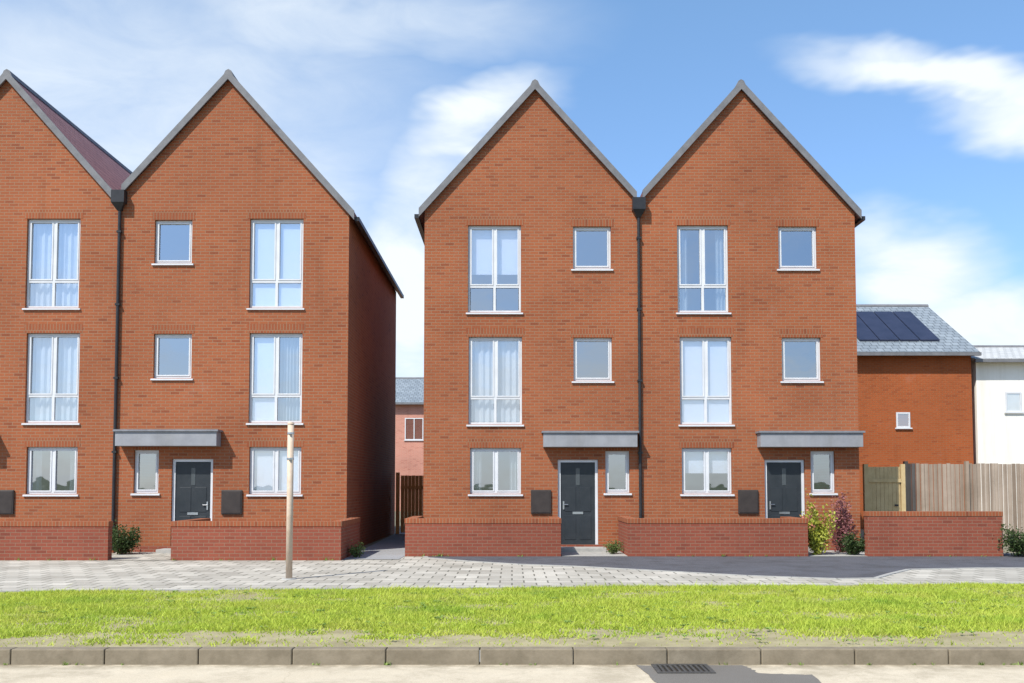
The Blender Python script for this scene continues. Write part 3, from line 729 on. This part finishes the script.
# ------------------------------------------------------------------ sky and sun
SUN_EL, SUN_AZ = R(50), R(219)     # azimuth of the sun, clockwise from +Y: behind the camera and to the left
sd = Vector((math.sin(SUN_AZ)*math.cos(SUN_EL), math.cos(SUN_AZ)*math.cos(SUN_EL), math.sin(SUN_EL)))
sun = bpy.data.lights.new('sun', 'SUN'); sun.energy = 4.6; sun.angle = R(.53); sun.color = (1, .955, .89)
so = bpy.data.objects.new('sun', sun); COL.objects.link(so); so.rotation_euler = sd.to_track_quat('Z', 'Y').to_euler(); so.location = (-10,-10,30)
wd = bpy.data.worlds.new('World'); S.world = wd; wd.use_nodes = True; t = wd.node_tree; N = t.nodes; Lk = t.links
bg = N['Background']; SKY = .15; bg.inputs['Strength'].default_value = SKY
sky = N.new('ShaderNodeTexSky'); sky.sky_type = 'NISHITA'; sky.sun_disc = False; sky.sun_elevation = SUN_EL; sky.sun_rotation = SUN_AZ
sky.air_density = 1.0; sky.dust_density = .6; sky.ozone_density = 2.0
tc = N.new('ShaderNodeTexCoord'); D = tc.outputs['Generated']
def vm(op, a, b=None):
    o = N.new('ShaderNodeVectorMath'); o.operation = op
    for i, v in enumerate((a, b)):
        if v is None: continue
        if isinstance(v, tuple): o.inputs[i].default_value = v
        else: Lk.new(v, o.inputs[i])
    return o
def fm(op, a, b, clamp=False):
    o = N.new('ShaderNodeMath'); o.operation = op; o.use_clamp = clamp
    for i, v in enumerate((a, b)):
        if isinstance(v, (int, float)): o.inputs[i].default_value = v
        else: Lk.new(v, o.inputs[i])
    return o.outputs[0]
def nz(scale, detail, vec, rough=.6, dist=0):
    o = N.new('ShaderNodeTexNoise'); o.inputs['Scale'].default_value = scale; o.inputs['Detail'].default_value = detail; o.inputs['Roughness'].default_value = rough
    o.inputs['Distortion'].default_value = dist; Lk.new(vec, o.inputs['Vector']); return o
mp = N.new('ShaderNodeMapping'); mp.inputs['Scale'].default_value = (1, 1, 2.6); mp.inputs['Rotation'].default_value = (0, R(18), 0); Lk.new(D, mp.inputs['Vector'])
w1 = nz(5, 4, mp.outputs[0]); wob = vm('SCALE', vm('SUBTRACT', w1.outputs['Color'], (.5,.5,.5)).outputs[0]); wob.inputs['Scale'].default_value = .10
Dw = vm('ADD', D, wob.outputs[0]).outputs[0]
def cdir(px, py):
    v = Vector(at(px, py, 100)) - Vector((0,0,H)); return v.normalized()
acc = None
for px, py, ra, rb, ang, wgt in [(950,82,148,29,20,1.15),(1045,118,95,28,16,1.0),(882,54,52,22,10,.75),
                              (905,272,85,52,12,1.05),(985,318,120,48,14,1.0),(1090,335,110,60,0,1.0),(868,258,36,48,0,.8),
                              (110,120,330,170,-8,.6),(330,20,230,50,-5,.58),(60,180,160,90,0,.5),(200,70,200,60,-10,.54),(280,190,160,80,10,.58),
                              (472,114,95,36,-24,.9),(425,205,65,105,0,.68),(405,290,60,130,0,1.1)]:
    c = cdir(px, py); rt_ = Vector((c.y, -c.x, 0)).normalized(); dn_ = c.cross(rt_).normalized()
    if dn_.z > 0: dn_ = -dn_
    e1 = rt_*math.cos(R(ang)) + dn_*math.sin(R(ang)); e2 = dn_*math.cos(R(ang)) - rt_*math.sin(R(ang))
    df_ = vm('SUBTRACT', Dw, tuple(c)).outputs[0]
    d1 = vm('DOT_PRODUCT', df_, tuple(e1/(ra/F))).outputs['Value']; d2 = vm('DOT_PRODUCT', df_, tuple(e2/(rb/F))).outputs['Value']; d3 = vm('DOT_PRODUCT', df_, tuple(c*1.5)).outputs['Value']
    r2 = fm('ADD', fm('ADD', fm('MULTIPLY', d1, d1), fm('MULTIPLY', d2, d2)), fm('MULTIPLY', d3, d3))
    ln = fm('SQRT', r2, 0)
    mr = N.new('ShaderNodeMapRange'); mr.interpolation_type = 'SMOOTHSTEP'; mr.inputs['From Min'].default_value = 1.25; mr.inputs['From Max'].default_value = .15
    mr.inputs['To Min'].default_value = 0; mr.inputs['To Max'].default_value = wgt; Lk.new(ln, mr.inputs['Value'])
    acc = mr.outputs[0] if acc is None else fm('MAXIMUM', acc, mr.outputs[0])
det = nz(9, 8, mp.outputs[0], .62, .6).outputs['Fac']
gen = nz(3.0, 7, mp.outputs[0], .6, .4).outputs['Fac']
sep = N.new('ShaderNodeSeparateXYZ'); Lk.new(D, sep.inputs[0])
# the half of the sky behind the camera: broken cloud, thickest towards its horizon
back = fm('MULTIPLY', fm('SUBTRACT', .1, sep.outputs[1]), 2.0, True)
hz = fm('MULTIPLY', fm('SUBTRACT', .55, sep.outputs[2]), 1.9, True)
genm = fm('MULTIPLY', fm('ADD', fm('MULTIPLY', fm('SUBTRACT', gen, .44), 3.5, True), fm('MULTIPLY', fm('MULTIPLY', hz, hz), .35), True), fm('MULTIPLY', back, hz))
low = fm('MULTIPLY', fm('SUBTRACT', .12, sep.outputs[2]), 3.0, True)
mask = fm('ADD', acc, fm('MULTIPLY', fm('SUBTRACT', det, .5), fm('MULTIPLY', acc, 1.15)), True)
mask = fm('MAXIMUM', mask, fm('MULTIPLY', genm, 1.0)); mask = fm('MAXIMUM', mask, low)
mixc = N.new('ShaderNodeMix'); mixc.data_type = 'RGBA'; Lk.new(mask, mixc.inputs[0]); 
tint = N.new('ShaderNodeMix'); tint.data_type = 'RGBA'; tint.blend_type = 'MULTIPLY'; tint.inputs[0].default_value = 1; Lk.new(sky.outputs[0], tint.inputs[6]); te = N.new('ShaderNodeMapRange'); te.inputs['From Min'].default_value = .08; te.inputs['From Max'].default_value = .46
ts = N.new('ShaderNodeSeparateXYZ'); Lk.new(D, ts.inputs[0]); Lk.new(ts.outputs[2], te.inputs['Value'])
tm = N.new('ShaderNodeMix'); tm.data_type = 'RGBA'; Lk.new(te.outputs[0], tm.inputs[0]); tm.inputs[6].default_value = (.66,.76,.98,1); tm.inputs[7].default_value = (.93,1.09,1.14,1)
Lk.new(tm.outputs[2], tint.inputs[7])
Lk.new(tint.outputs[2], mixc.inputs[6])
CL = 5.2; mixc.inputs[7].default_value = (CL*.93, CL*1.0, CL*1.05, 1)
Lk.new(mixc.outputs[2], bg.inputs['Color'])

# ------------------------------------------------------------------ render
S.render.engine = 'CYCLES'
S.cycles.max_bounces = 6; S.cycles.transparent_max_bounces = 12; S.cycles.use_denoising = True
S.view_settings.view_transform = 'Standard'; S.view_settings.look = 'None'; S.view_settings.gamma = 1
S.view_settings.exposure = 0.42
